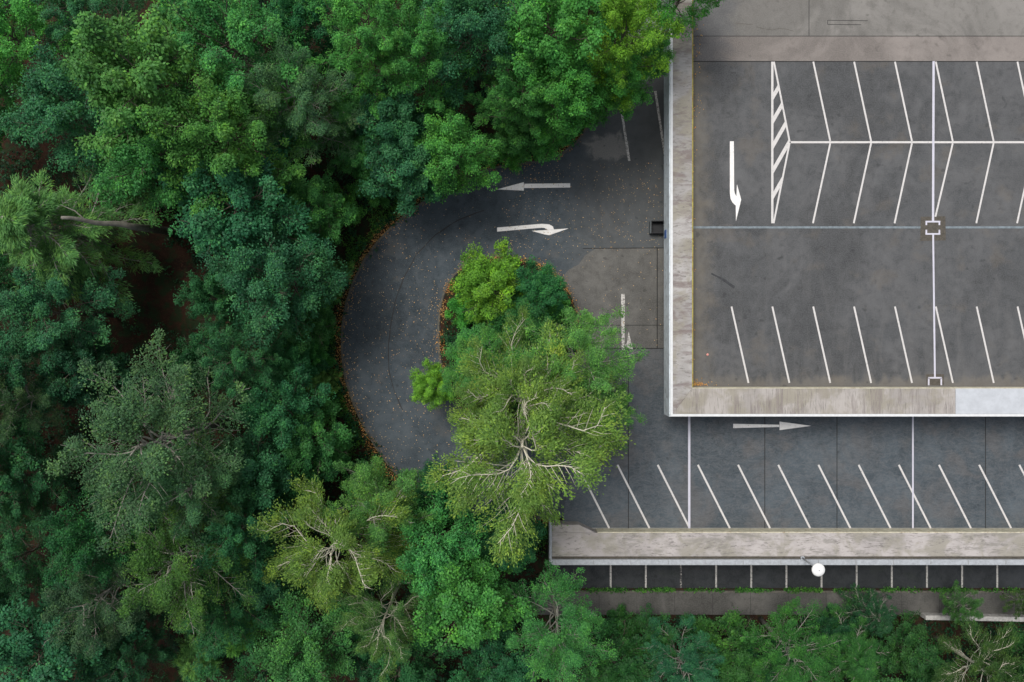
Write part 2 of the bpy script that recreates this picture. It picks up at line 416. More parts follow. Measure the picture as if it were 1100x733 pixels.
flat('kerf', [pline((889, 22), (889, 26.5), .03, Z_UP), pline((889, 22), (932, 22.5), .03, Z_UP), pline((889, 26.5), (925, 26.8), .03, Z_UP)], z + .0045, MAT['dark'], up_slab)
cr_ = [(790, 25), (797, 25.6), (803, 26.4), (809, 26.1)], [(812, 29), (820, 31), (829, 32.5), (837, 30.8), (845, 31.5), (853, 34)]
for q in cr_: flat('crack', [pline(q[i], q[i + 1], .018, Z_UP) for i in range(len(q) - 1)], z + .005, MAT['patch'], up_slab)
pz = Z_UP + .010
W = .108
# channel, sealing lines, repairs
flat('drain_channel', [jl((744, 244.4), (1235, 244.4), .13, Z_UP)], Z_UP + .006, MAT['drain'], up_slab)
flat('repair_patch', [ppoly([(989, 233), (1015.5, 232.5), (1016, 258.5), (988.5, 259)], Z_UP)], Z_UP + .007, MAT['patch'], up_slab)
flat('repair_patch', [ppoly([(995, 402), (1014, 402), (1014, 414), (995, 414)], Z_UP)], Z_UP + .004, MAT['patch'], up_slab)
sl = [jl((1002.8, 66), (1002.2, 238), .14, Z_UP), jl((1002.3, 252), (1004.2, 405.5), .11, Z_UP)]
for a, b in (((995, 237.8), (995, 242)), ((1009, 237.8), (1009, 242)), ((995, 247), (995, 252)), ((1009, 247), (1009, 252))): sl.append(jl(a, b, .1, Z_UP))
flat_each('sealing_line', sl, Z_UP + .012, MAT['paint_grey'], up_slab)
flat_each('sealing_line', [jl((994, 238.3), (1010, 238.3), .1, Z_UP), jl((994, 251.5), (1010, 251.5), .1, Z_UP), jl((997, 406), (1011.5, 406), .1, Z_UP),
                      jl((997.5, 406), (997.5, 414), .1, Z_UP), jl((1011, 406), (1011, 414), .1, Z_UP)], Z_UP + .016, MAT['paint_grey'], up_slab)
flat('bay_line', [jl((849.5, 153), (1235, 153), .125, Z_UP)], pz, MAT['paint'], up_slab, 'long white line across the heads of the bays')
for i in range(9):
    x = 873.6 + 43.85 * i
    flat('bay_line', [pline((x, 66.5), (x + 18.2, 151.8), W, Z_UP)], pz + .001, MAT['paint'], up_slab)
    flat('bay_line', [pline((x + 18.2, 154.2), (x - .4, 233 if i == 3 else 240), W, Z_UP)], pz + .001, MAT['paint'], up_slab)
for i in range(10):
    x = 785.7 + 43.9 * i
    flat('bay_line', [pline((x, 329.5), (x + 18.3, 411.5), W, Z_UP)], pz, MAT['paint'], up_slab)
# hatched triangle
hat = [jl((829.6, 66.5), (829.6, 240), .14, Z_UP), pline((831.3, 66.5), (848.2, 152.5), W, Z_UP), pline((848.2, 153.5), (831, 240), W, Z_UP)]
flat('hatched_marking', hat[:1], pz, MAT['paint'], up_slab, 'white outline of a hatched triangle')
flat('hatched_marking', hat[1:], pz + .001, MAT['paint'], up_slab)
def clip_edge(py): return 830 + (848 - 830) * ((py - 66) / 86.5 if py < 152.5 else (240 - py) / 87.5)
st = []
for yl in (104, 129.5, 156.5, 183, 210.5):
    a0, a1 = yl - 4, yl + 4
    def hit(y0):
        for k in range(400):
            xx = 830.5 + k * .05
            yy = y0 - (xx - 830.5) * 1.75
            if xx >= clip_edge(yy): return xx, yy
        return xx, yy
    h0, h1 = hit(a0), hit(a1)
    mid = [(848, 152.5)] if h0[1] < 152.5 < h1[1] else []
    st.append([(830.5, a0), h0] + mid + [h1, (830.5, a1)])
flat('hatching', [ppoly(p, Z_UP) for p in st], pz + .002, MAT['paint'], up_slab)
bend = [(784, 152), (788.3, 152), (788.6, 204), (789.3, 208), (791, 211), (791.6, 198), (796.2, 214.5), (790.5, 238), (790.3, 221), (787, 218), (784.8, 214), (784, 208)]
flat('arrow_marking', [ppoly(bend, Z_UP)], pz, MAT['paint_white'], up_slab, 'hooked white arrow near the west parapet')
# long dark scuff
MAT['scuff'] = simple('rubber scuff', (.04, .042, .045), .8, .3, 4)
flat('scuff', [pline((764, 294), (776, 300), .10, Z_UP), pline((776, 300), (789, 309), .16, Z_UP)], Z_UP + .005, MAT['scuff'], up_slab)
# parapets (solid, with mitred corner), edge strips, fascia
def loop_prism(pts, z0, z1): return prism_bm(pts, z0, z1)
def slope_top(bm, f):
    for v in bm.verts:
        if v.co.z > 3.9 or (v.co.z > .9 and v.co.z < 1.5): v.co.z += f(v.co)
    return bm
ew = P(722.7, 0, Z_UPTOP)[0] - X0
link('parapet', bm_mesh('parapet', bevel(loop_prism([(X0 + ew, Y0 + ew), (XI, YI), (XI, YN), (X0 + ew, YN)], 2.6, Z_UPTOP), .015)), MAT['cop_w'], up)
xs_ = P(1026.5, 0, Z_UPTOP)[0]
link('parapet', bm_mesh('parapet', bevel(loop_prism([(X0 + ew + .006, Y0 + ew), (xs_ - .004, Y0 + ew), (xs_ - .004, YI), (XI + .006, YI)], 2.6, Z_UPTOP), .015)), MAT['cop_s'], up)
link('parapet', bm_mesh('parapet', bevel(loop_prism([(xs_ + .004, Y0 + ew), (XR, Y0 + ew), (XR, YI), (xs_ + .004, YI)], 2.6, Z_UPTOP + .004), .015)), MAT['cop_new'], up, )['label'] = 'pale new section of parapet coping'
link('edge_strip', bm_mesh('edge_strip', prism_bm([(X0, Y0), (X0 + ew - .004, Y0 + ew - .004), (X0 + ew - .004, YN), (X0, YN)], 3.75, Z_UPTOP + .04)), MAT['metal'], up)
link('edge_strip', bm_mesh('edge_strip', prism_bm([(X0 + .004, Y0), (XR, Y0), (XR, Y0 + ew - .004), (X0 + ew + .0, Y0 + ew - .004)], 3.75, Z_UPTOP + .04)), MAT['metal'], up)
link('fascia', bm_mesh('fascia', prism_bm(box_poly(X0 - .06, Y0 - .02, X0 - .003, YN), 2.3, Z_UPTOP - .02)), MAT['fascia'], up)
link('fascia', bm_mesh('fascia', prism_bm(box_poly(X0 + .003, Y0 + .03, XR, Y0 + .11), 2.3, 3.74)), MAT['fascia'], up)
link('lichen_edge', bm_mesh('lichen_edge', prism_bm(box_poly(XI + .003, YI + .1, XI + .07, YN), Z_UP + .005, Z_UPTOP - .01)), MAT['lichen'], up)
link('lichen_edge', bm_mesh('lichen_edge', prism_bm(box_poly(XI + .003, YI + .003, XR, YI + .05), Z_UP + .005, Z_UPTOP - .012)), MAT['inner'], up)
for k in range(7):
    yk = Y0 + .9 + k * 5.0
    link('column', bm_mesh('column', bevel(prism_bm(box_poly(X0 + .35, yk - .2, X0 + .75, yk + .2), .02, 2.55), .03)), MAT['wallface'], up)
for k in range(1, 6):
    xk = X0 + .55 + k * 6.0
    link('column', bm_mesh('column', bevel(prism_bm(box_poly(xk - .2, Y0 + .5, xk + .2, Y0 + .9), .02, 2.55), .03)), MAT['wallface'], up)
link('back_wall', bm_mesh('back_wall', prism_bm(box_poly(X0 + 6, Y0 + 6, XR, Y0 + 6.25), .02, 2.545)), MAT['wallface'], up)
link('back_wall', bm_mesh('back_wall', prism_bm(box_poly(X0 + 6, Y0 + 6.26, X0 + 6.25, YN), .02, 2.545)), MAT['wallface'], up)

# ------------------------------------------------------------------ lower parking deck
YLi = P(0, 572.6, Z_LOWTOP)[1]; YLo = P(0, 598, Z_LOWTOP)[1]; YLr = P(0, 601, Z_LOWTOP)[1]
xl = P(675, 0, 0)[0]; yl_ = P(0, 375, 0)[1]
lo = tag(empty('parking_deck', (LOW_W, LOW_S, Z_GR)), 'lower blue-grey parking deck with white lane arrow, below the upper deck', 'parking deck')
bm = prism_bm([(LOW_W + .1, P(0, 570)[1] + .5), (LOW_W + .1, LOW_S + .1), (XR, LOW_S + .1), (XR, YN), (xl, YN), (xl, P(0, 570)[1] + .5)], -.45, -.02)
lo_slab = link('deck_slab', bm_mesh('deck_slab', tri_fill(bm)), MAT['wallface'], lo)
flat('asphalt_surface', [[(xl, yl_), (xl, P(0, 490)[1]), (P(612, 0)[0], P(0, 500)[1]), (P(604, 0)[0], YLi + .1), (XR, YLi + .1), (XR, yl_)]], .012, MAT['asphalt_low'], lo_slab)
flat_each('joint', [jl((675, 375), (675, 569), .05, 0), jl((821.5, 447), (821.5, 569), .05, 0), jl((899, 447), (899, 569), .05, 0),
               jl((1058.5, 447), (1058.5, 569), .05, 0), jl((1138, 447), (1138, 569), .05, 0)], .016, MAT['dark'], lo)
flat_each('sealing_line', [jl((740.3, 430), (740.3, 568.5), .15, 0)], .022, MAT['paint_grey'], lo_slab)
flat_each('sealing_line', [jl((980.5, 430), (980.5, 568.5), .11, 0)], .022, MAT['paint_grey'], lo_slab)
flat('arrow_marking', [ppoly([(787.5, 455.4), (837, 456.4), (837, 458.8), (787.5, 460)], 0), ppoly([(837.3, 453), (871, 457.6), (837.3, 462.2)], 0)], .022, MAT['paint_white'], lo_slab, 'straight white arrow pointing along the lane')
for i in range(-1, 13):
    x = 663.3 + 43.15 * i
    flat('bay_line', [pline((x, 499.5), (x + 34.3, 567.5), .12, 0)], .020, MAT['paint'], lo_slab)
link('parapet', bm_mesh('parapet', bevel(prism_bm([(LOW_W + .18, YLo), (XR, YLo), (XR, YLi), (LOW_W + .18, YLi)], -.4, Z_LOWTOP), .02)), MAT['cop_low'], lo)
link('gutter', bm_mesh('gutter', prism_bm(box_poly(LOW_W + .18, YLr + .004, XR, YLo - .003), -.4, Z_LOWTOP - .10)), MAT['patch'], lo)
rail_ = link('edge_rail', bm_mesh('edge_rail', bevel(prism_bm(box_poly(LOW_W + .003, LOW_S, XR, YLr), -.55, Z_LOWTOP + .07), .025)), MAT['rail'], lo)
xx = LOW_W + .4
while xx < XR:
    link('rail_seam', bm_mesh('rail_seam', prism_bm(box_poly(xx, LOW_S + .05, xx + .03, YLr - .04), Z_LOWTOP + .072, Z_LOWTOP + .085)), MAT['wallface'], rail_); xx += 2.4
link('edge_rail', bm_mesh('edge_rail', bevel(prism_bm(box_poly(LOW_W, LOW_S + .36, LOW_W + .17, P(0, 560, 1)[1]), -.55, Z_LOWTOP + .05), .02)), MAT['rail'], lo)
link('lichen_edge', bm_mesh('lichen_edge', prism_bm(box_poly(P(642, 0, 1)[0], YLi + .003, XR, YLi + .06), .03, Z_LOWTOP - .01)), MAT['inner'], lo)
link('parapet', bm_mesh('parapet', bevel(prism_bm([(LOW_W + .18, YLi + .004), (P(640, 0, 1)[0], YLi + .004), (P(622, 0, 1)[0], P(0, 564, 1)[1]), (LOW_W + .18, P(0, 564, 1)[1])], -.4, Z_LOWTOP - .006), .02)), MAT['cop_low'], lo)
for k in range(6):
    xk = LOW_W + 1.6 + 5.6 * k
    link('column', bm_mesh('column', bevel(prism_bm(box_poly(xk - .18, LOW_S + .5, xk + .18, LOW_S + .86), Z_GR, -.46), .03)), MAT['wallface'], lo)
link('back_wall', bm_mesh('back_wall', prism_bm(box_poly(LOW_W + .1, LOW_S + 5.3, XR, LOW_S + 5.5), Z_GR, -.46)), MAT['wallface'], lo)

# ------------------------------------------------------------------ ground level bays, weeds, path
yb = P(0, 632, Z_GR)[1]
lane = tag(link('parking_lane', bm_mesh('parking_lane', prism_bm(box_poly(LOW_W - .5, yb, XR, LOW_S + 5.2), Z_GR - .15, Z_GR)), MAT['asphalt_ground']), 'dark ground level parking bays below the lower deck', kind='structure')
for i in range(14):
    x = 656 + 37.75 * i
    a = P(x, 631.5, Z_GR); b = (a[0], LOW_S + 2.2)
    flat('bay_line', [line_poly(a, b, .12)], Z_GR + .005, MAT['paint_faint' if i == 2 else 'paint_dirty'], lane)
yp0, yp1 = P(0, 636.5, Z_GR)[1], P(0, 660, Z_GR)[1]
path = tag(link('pavement', bm_mesh('pavement', prism_bm(box_poly(LOW_W - 1, yp1, XR, yp0), Z_GR - .15, Z_GR + .10)), MAT['path']), 'narrow old concrete pavement beside the bushes', kind='structure')
link('kerb', bm_mesh('kerb', ribbon(bmesh.new(), [(LOW_W - 1, yp0 + .07), (XR, yp0 + .07)], .12, Z_GR - .1, Z_GR + .12)), MAT['kerb'], path)
xx = LOW_W + 1
while xx < XR: flat('joint', [line_poly((xx, yp1), (xx, yp0), .02)], Z_GR + .104, MAT['dark'], path); xx += 2.6
# low white wall among the shrubs
wa = P(994, 663.5, -2.2); wb = P(1235, 668, -2.2)
wall = tag(link('low_wall', bm_mesh('low_wall', bevel(prism_bm(line_poly(wa, wb, .32), Z_GR - .4, -2.15), .03)), simple('pale rough stone', (.40, .39, .37), .9, .3, 5, dark=(.2, .2, .17))), 'low pale stone wall half hidden by bushes', 'wall')

# ------------------------------------------------------------------ leaf scatter helper
def leaf_quads(Pc, N, D, L, Wd, fold=.18):
    N = N / np.linalg.norm(N, axis=1, keepdims=True)
    D = D - N * np.sum(D * N, 1, keepdims=True); D /= (np.linalg.norm(D, axis=1, keepdims=True) + 1e-9)
    S = np.cross(N, D)
    L = L[:, None]; Wd = Wd[:, None]
    a = Pc; m = Pc + D * L * .45
    V = np.stack([a, m + S * Wd * .5 + N * Wd * fold, Pc + D * L, m - S * Wd * .5 + N * Wd * fold], 1)
    return V.reshape(-1, 3)
def quads(n): return np.arange(n * 4, dtype=np.int32).reshape(-1, 4)
def scatter(name, pts, zf, size, mat, rs, tilt=.25, label=None, kind='stuff'):
    pts = np.array(pts); n = len(pts); g = np.random.default_rng(rs)
    z = np.array([zf(x, y) for x, y in pts]) + g.uniform(.012, .03, n)
    Pc = np.column_stack([pts, z]); N = np.column_stack([g.normal(0, tilt, n), g.normal(0, tilt, n), np.ones(n)])
    a = g.uniform(0, 6.28, n); D = np.column_stack([np.cos(a), np.sin(a), np.zeros(n)])
    L = g.uniform(size[0], size[1], n); V = leaf_quads(Pc, N, D, L, L * .7)
    return tag(link(name, mesh_np(name, V, quads(n), np.clip(g.normal(.5, .25, n), 0, 1)), mat), label, kind=kind)
g = np.random.default_rng(3)
# pale leaves over the road
pts = []
while len(pts) < 2300:
    px, py = g.uniform(365, 712), g.uniform(175, 520)
    p = P(px, py)[:2]
    if not inside(p, road_poly) or inside(p, island_poly) or (px > 640 and py > 372): continue
    a = math.atan2(cyr - py, px - cxr); rr = math.hypot(px - cxr, py - cyr)
    w = .12 + .75 * (abs(rr - 189) < 16 and px < 600) + .45 * (py < 270) * (px > 540) + .35 * (rr < 108 and px < 560) + .25 * (px < 470)
    if g.uniform() < w: pts.append(p)
scatter('fallen_leaves', pts, lambda x, y: .004, (.035, .085), MAT['litter_pale'], 1, label='pale fallen leaves sprinkled over the curved road')
# rusty litter along the kerbs
pts = []
for i in range(len(kp) - 1):
    a, b = Vector(kp[i]), Vector(kp[i + 1]); nrm = Vector((-(b - a).y, (b - a).x)).normalized()
    for k in range(int((b - a).length * 170)):
        p = a + (b - a) * g.uniform(); c = Vector(P(556, 368)[:2])
        out = (p - c).normalized()
        q_ = .5 + .5 * math.sin(p.x * 1.3 + 1) * math.cos(p.y * 1.7) + .25 * math.sin(p.x * 5 + p.y * 4)
        if g.uniform() > .6 + .4 * q_: continue
        d = g.normal(.14 + .18 * q_, .12 + .2 * q_)
        pts.append(tuple(p + out * d))
for i in range(len(island_poly)):
    a, b = Vector(island_poly[i]), Vector(island_poly[(i + 1) % 48]); c = Vector(P(549, 366)[:2])
    for k in range(int((b - a).length * 150)):
        p = a + (b - a) * g.uniform()
        if g.uniform() > .55 + .45 * math.sin(p.x * 2.3 + p.y * 3.1): continue
        pts.append(tuple(p - (p - c).normalized() * g.normal(.16, .20)))
def zroad(x, y):
    if inside((x, y), island_poly): return .12
    if inside((x, y), road_poly): return .004
    return max(terrain(x, y), -.1) + .03 + .04
scatter('leaf_litter', pts, zroad, (.045, .105), MAT['litter'], 2, .5, label='rusty brown leaf litter banked along the road kerbs')
# litter on the upper deck by the west parapet and in its corner
pts = []
for k in range(240):
    py = g.uniform(20, 412); p = P(744.5 + abs(g.normal(0, 5 if py < 130 else 2)), py, Z_UP); 
    if g.uniform() < (1 if py < 130 else .25): pts.append(p[:2])
for k in range(130): pts.append(P(745 + g.exponential(7), 414 - g.exponential(1.6), Z_UP)[:2])
scatter('deck_leaves', pts, lambda x, y: Z_UP + .005, (.05, .11), MAT['litter'], 4, .5, label='orange leaves gathered along the upper deck parapet')
# grassy verge outside the kerb
vp = []
for i in range(len(kp) - 1):
    a, b = Vector(kp[i]), Vector(kp[i + 1]); c = Vector(P(556, 368)[:2])
    for k in range(int((b - a).length * 420)):
        p = a + (b - a) * g.uniform(); d = .45 + abs(g.normal(0, .8)); p = p + (p - c).normalized() * d
        if math.sin(p.x * 2.1) * math.cos(p.y * 1.7) > -.5: vp.append((p.x, p.y, max(terrain(p.x, p.y), -.2) + g.uniform(.03, .12 + min(d, 1.2) * .3)))
Pc = np.array(vp); n = len(Pc); L = g.uniform(.09, .18, n)
tag(link('verge_grass', mesh_np('verge_grass', leaf_quads(Pc, np.column_stack([g.normal(0, .6, n), g.normal(0, .6, n), np.ones(n)]), g.normal(size=(n, 3)) + [0, 0, .6], L, L * .45), quads(n), g.uniform(0, 1, n)), MAT['weed']),
    'green grassy verge between the kerb litter and the wood', kind='stuff')
# weed strip between bays and pavement
n = 8200
X = g.uniform(LOW_W + .3, XR, n); dens = .35 + .65 * (np.sin(X * 1.3) + np.sin(X * .61 + 2) > -.4)
keep = g.uniform(size=n) < dens; X = X[keep]; X = X[(np.sin(X * 3.7) + np.sin(X * 1.9 + 1) + g.uniform(-1, 1, len(X))) > -.5]; n = len(X)
Pc = np.column_stack([X, g.uniform(yp0 + .12, yb - .02, n) + g.normal(0, .05, n), Z_GR + g.uniform(0, .26, n)])
N = np.column_stack([g.normal(0, .6, n), g.normal(0, .6, n), np.ones(n)]); D = g.normal(size=(n, 3)); D[:, 2] = abs(D[:, 2]) * .5
L = g.uniform(.08, .19, n)
tag(link('weeds', mesh_np('weeds', leaf_quads(Pc, N, D, L, L * .5), quads(n), g.uniform(0, 1, n)), MAT['weed']), 'thin line of green weeds between bays and pavement', kind='stuff')

# ------------------------------------------------------------------ forest ground cover
def forest_ok(x, y, pad=0):
    if inside((x, y), road_poly): return False
    if x > X0 - .3 and y > Y0: return False
    if x > LOW_W - .2 and y > yp1 - .25 and y < P(0, 500)[1]: return False
    if x > P(640, 0)[0] and y > yp1 and y < P(0, 120)[1]: return False
    return True
pts = []
while len(pts) < 5200:
    x, y = g.uniform(-38, 38), g.uniform(-28, 26)
    if forest_ok(x, y):
        s = math.sin(x * .5 + 1.3) * math.cos(y * .43) + .5 * math.sin(x * 1.1 + y * .9)
        # bare brown floor in the clearing by the fallen trunk
        bx, by, _ = P(160, 300)
        if math.hypot(x - bx, (y - by) * .8) < 3.4 and g.uniform() < .8: continue
        if s > -.9 and g.uniform() < 1: pts.append((x, y, terrain(x, y)))
for k in range(420):
    a = g.uniform(0, 6.28); r = math.sqrt(g.uniform()) ; q = P(549 + 70 * r * math.cos(a), 366 + 82 * r * math.sin(a)); pts.append((q[0], q[1], .1))
pts = np.array(pts); m_ = 26; n = len(pts) * m_
hgt = np.repeat(g.uniform(.15, .9, len(pts)), m_); cen = np.repeat(pts, m_, 0)
off = g.normal(size=(n, 3)); off /= np.linalg.norm(off, axis=1, keepdims=True)
rad = np.repeat(g.uniform(.2, .55, len(pts)), m_)
Pc = cen + off * rad[:, None] * g.uniform(.6, 1, n)[:, None] * np.array([1, 1, .5]); Pc[:, 2] += hgt * .6
Pc[:, 2] = np.maximum(Pc[:, 2], cen[:, 2] + .03)
N = off * .8 + np.array([0, 0, 1.0]) + g.normal(0, .3, (n, 3)); L = g.uniform(.10, .20, n)
tag(link('ground_cover', mesh_np('ground_cover', leaf_quads(Pc, N, off + g.normal(0, .5, (n, 3)), L, L * .65), quads(n),
    np.clip(np.repeat(g.uniform(0, .7, len(pts)), m_) + g.normal(0, .15, n), 0, 1)), MAT['cover']), 'dense dark green ground cover under the trees', kind='stuff')

# ------------------------------------------------------------------ tree prototypes
def gen_tree(name, seed, R, Ht, zb, n1=26, n2=11, nt=3, nl=34, tr=.5, flatz=.6, leaf=(.13, .2), asp=.65, upw=.55,
             e0=5, e1=60, curve=.1, prof='dome', bark='bark', br=.045, below=0.0, spread=.5, droop=0.0, stiff=.4, wob=.1, minS=.22, lift=0.0, sa=(.45, 1.05), gap=.22, lv=(.72, 1.12)):
    g = np.random.default_rng(seed); r = random.Random(seed)
    bm = bmesh.new()
    bend = [(0, 0, -.3)] + [(r.uniform(-.25, .25) * k / 3, r.uniform(-.25, .25) * k / 3, Ht * .30 * k) for k in (1, 2, 3)]
    r0 = max(.05, Ht * .016)
    tube(bm, bend, [r0 * 1.25, r0, r0 * .62, r0 * .18], 8)
    def trunk_at(h):
        t = h / (Ht * .3); i = min(2, int(max(0, t))); f = min(1, t - i)
        a, b = Vector(bend[i]) if i else Vector((0, 0, 0)), Vector(bend[i + 1]); return a + (b - a) * f
    T = []; TD = []; TS = []
    for i in range(n1):
        t = (i + .5) / n1
        h = zb + (Ht * .9 - zb) * t ** .85
        az = i * 2.39996 + r.uniform(-.35, .35)
        if prof == 'dome': L = R * math.sqrt(max(.05, 1 - (t * .93) ** 2.2)) * (.72 + .28 * min(1, t * 3 + .3))
        elif prof == 'cone': L = R * (1.02 - t)
        else: L = R * (.55 + .45 * math.sin(math.pi * min(1, t * .9 + .25)))
        L *= r.uniform(*lv)
        e = R_(e0 + (e1 - e0) * t ** 1.5 + r.uniform(-8, 8))
        d = Vector((math.cos(az) * math.cos(e), math.sin(az) * math.cos(e), math.sin(e)))
        side = Vector((-math.sin(az), math.cos(az), 0)); w1, w2 = r.uniform(-wob, wob), r.uniform(-wob, wob)
        s0 = trunk_at(h)
        def pt(s, s0=s0, d=d, L=L, side=side, w1=w1, w2=w2): return s0 + d * L * s + Vector((0, 0, 1)) * (curve * L * s * s + lift) + side * L * (w1 * math.sin(3.1 * s) + w2 * math.sin(6 * s))
        q = [pt(k / 6) for k in range(7)]
        tube(bm, q, [br * (1.05 - .85 * k / 6) * (.6 + L / R * .6) for k in range(7)], 5)
        for k in range(n2):
            s = minS + (1 - minS) * (k + r.uniform(.2, .8)) / n2
            sd = 1 if k % 2 else -1
            a2 = az + sd * r.uniform(*sa) * (1 if s < .9 else .4); e2 = r.uniform(-.15, .3) + math.sin(e) * .35 - droop
            L2 = max(.25, L * spread * (1.12 - s * .85) * r.uniform(.6, 1.15))
            d2 = Vector((math.cos(a2) * math.cos(e2), math.sin(a2) * math.cos(e2), math.sin(e2))); b0 = pt(s)
            mid = b0 + d2 * L2 * .5 + Vector((r.uniform(-.06, .06), r.uniform(-.06, .06), .02)) * L2; end = b0 + d2 * L2 - Vector((0, 0, 1)) * L2 * L2 * droop * .3
            tube(bm, [b0, mid, end], [br * .34, br * .22, br * .08], 4)
            for j in range(nt):
                u = (j + r.uniform(.6, 1.1)) / nt
                p = b0 + (mid - b0) * 2 * u if u < .5 else mid + (end - mid) * (2 * u - 1)
                T.append(p); TD.append(d2); TS.append(r.uniform(.65, 1.2))
        T.append(q[-1]); TD.append(d); TS.append(1.0)
    T = np.array([tuple(v) for v in T]); TD = np.array([tuple(v) for v in TD]); TS = np.array(TS)
    ph = r.uniform(0, 9)                                   # ragged gaps between the boughs
    nz = np.sin(T[:, 0] * 1.9 + ph) * np.cos(T[:, 1] * 2.1 + ph * 2) + .6 * np.sin(T[:, 0] * 4.3 + T[:, 1] * 3.1 + T[:, 2] * 2.7 + ph)
    keep = nz > np.quantile(nz, gap); T, TD, TS = T[keep], TD[keep], TS[keep]
    TS = TS * (.5 + .95 * g.uniform(0, 1, len(TS)))
    nl = int(nl * (1.0 if asp < .3 else 1.22))
    M_ = len(T); n = M_ * nl
    C_ = np.repeat(T, nl, 0); D_ = np.repeat(TD, nl, 0); S_ = np.repeat(TS, nl)
    o = g.normal(size=(n, 3)); o /= np.linalg.norm(o, axis=1, keepdims=True)
    rad = g.uniform(.25, 1, n) ** .6
    along = np.zeros((n, 3))
    off = o * (rad * S_ * tr)[:, None]; off[:, 2] *= flatz
    if stiff > .7: off += D_ * (g.uniform(0, 1, n) * tr * 1.2)[:, None]
    Pc = C_ + off; Pc[:, 2] -= below * (.4 + g.uniform(0, 1, n))
    up_ = np.array([0, 0, 1.0])
    N = up_ * upw + o * (1 - upw) * np.array([1, 1, .6]) + g.normal(0, .22, (n, 3)); N[:, 2] = np.abs(N[:, 2]) + .12
    D = o * (1 - stiff) + D_ * stiff + g.normal(0, .3, (n, 3)); D[:, 2] -= droop + .12
    L = g.uniform(leaf[0], leaf[1], n) * (1.0 if asp < .3 else .86)
    tint = np.clip(np.repeat(g.normal(.5, .2, M_), nl) + g.normal(0, .13, n), 0, 1)
    crown = mesh_np(name + '_crown', leaf_quads(Pc, N, D, L, L * asp), quads(n), tint)
    crown.materials.append(MAT['leaf'])
    tm = bm_mesh(name + '_trunk', bm, True); tm.materials.append(MAT[bark])
    return dict(crown=crown, trunk=tm, R=float(np.percentile(np.hypot(Pc[:, 0], Pc[:, 1]), 97)), H=Ht)

PROTO = {}
PROTO['broad'] = [gen_tree('broad', 11, 5.0, 12.5, 4.5, n1=26, n2=11, nt=4, nl=34, tr=.40, gap=.25),
                  gen_tree('broad', 12, 5.0, 12.0, 4.0, n1=24, n2=12, nt=3, nl=38, tr=.52, e1=70, spread=.55),
                  gen_tree('broad', 13, 5.0, 13.0, 5.0, n1=26, n2=11, nt=3, nl=34, tr=.45, curve=.18, leaf=(.16, .25), gap=.25),
                  gen_tree('broad', 14, 5.0, 12.5, 4.5, n1=30, n2=12, nt=4, nl=30, tr=.36, e1=55, flatz=.45, leaf=(.11, .19), stiff=.6, spread=.45, gap=.3)]
PROTO['fluffy'] = [gen_tree('fluffy', 21, 3.6, 9.5, 3.0, n1=24, n2=9, nt=3, nl=34, tr=.42, leaf=(.11, .17), asp=.8, e1=65, gap=.15),
                   gen_tree('fluffy', 22, 3.6, 9.0, 3.0, n1=22, n2=9, nt=3, nl=38, tr=.46, leaf=(.12, .2), asp=.8, curve=.16)]
PROTO['airy'] = [gen_tree('airy', 31, 5.0, 12.5, 4.5, n1=28, n2=13, nt=4, nl=27, tr=.36, below=-.12, flatz=.4, leaf=(.09, .16), asp=.6, upw=.7, e0=12, e1=50, curve=.05, bark='bark_grey', br=.05, spread=.45),
                 gen_tree('airy', 32, 5.0, 12.0, 4.5, n1=24, n2=14, nt=4, nl=28, tr=.38, below=-.12, flatz=.4, leaf=(.09, .17), asp=.6, upw=.7, e0=8, e1=45, curve=.12, bark='bark_grey', br=.055, spread=.42)]
PROTO['birch'] = [gen_tree('birch', 41, 5.5, 12.5, 5.0, n1=23, n2=16, nt=5, nl=22, tr=.37, flatz=.45, leaf=(.10, .18), asp=.42, upw=.7, e0=4, e1=58, curve=.05, prof='dome', bark='bark_pale', br=.040, below=.06, spread=.46, wob=.17, minS=.25, stiff=.72, droop=.05, sa=(.3, .75), lv=(.62, 1.12), gap=.15),
                  gen_tree('birch', 46, 5.0, 12.0, 5.0, n1=23, n2=16, nt=5, nl=22, tr=.37, flatz=.45, leaf=(.10, .18), asp=.42, upw=.7, e0=5, e1=60, curve=.06, prof='dome', bark='bark_pale', br=.038, below=.06, spread=.48, wob=.18, minS=.25, stiff=.72, droop=.05, sa=(.3, .75), lv=(.62, 1.12), gap=.15)]
PROTO['needle'] = [gen_tree('needle', 51, 4.5, 11.5, 2.5, n1=38, n2=15, nt=4, nl=26, tr=.24, flatz=.5, leaf=(.13, .27), asp=.15, upw=.6, e0=-8, e1=35, curve=-.03, prof='cone', bark='bark_grey', br=.05, spread=.34, droop=.25, stiff=.85, minS=.1),
                   gen_tree('needle', 52, 4.5, 10.5, 2.0, n1=34, n2=16, nt=4, nl=26, tr=.24, flatz=.5, leaf=(.13, .27), asp=.15, upw=.6, e0=-5, e1=40, curve=-.02, prof='cone', bark='bark_grey', br=.05, spread=.38, droop=.2, stiff=.85, minS=.1)]
PROTO['shrub'] = [gen_tree('shrub', 61, 1.9, 3.2, .4, n1=16, n2=7, nt=3, nl=30, tr=.32, leaf=(.10, .17), asp=.7, br=.018, e1=70),
                  gen_tree('shrub', 62, 1.9, 2.8, .3, n1=15, n2=8, nt=3, nl=30, tr=.34, leaf=(.09, .16), asp=.75, br=.018, curve=.2),
                  gen_tree('shrub', 63, 1.9, 3.0, .4, n1=18, n2=8, nt=3, nl=22, tr=.26, leaf=(.12, .22), asp=.4, br=.018, e1=60, stiff=.6)]
PROTO['spiky'] = [gen_tree('spiky', 71, 1.6, 4.2, .8, n1=34, n2=6, nt=3, nl=14, tr=.14, leaf=(.18, .32), asp=.12, upw=.5, e0=0, e1=55, prof='cone', br=.016, spread=.28, stiff=.9)]
USED = set(); CNT = {}
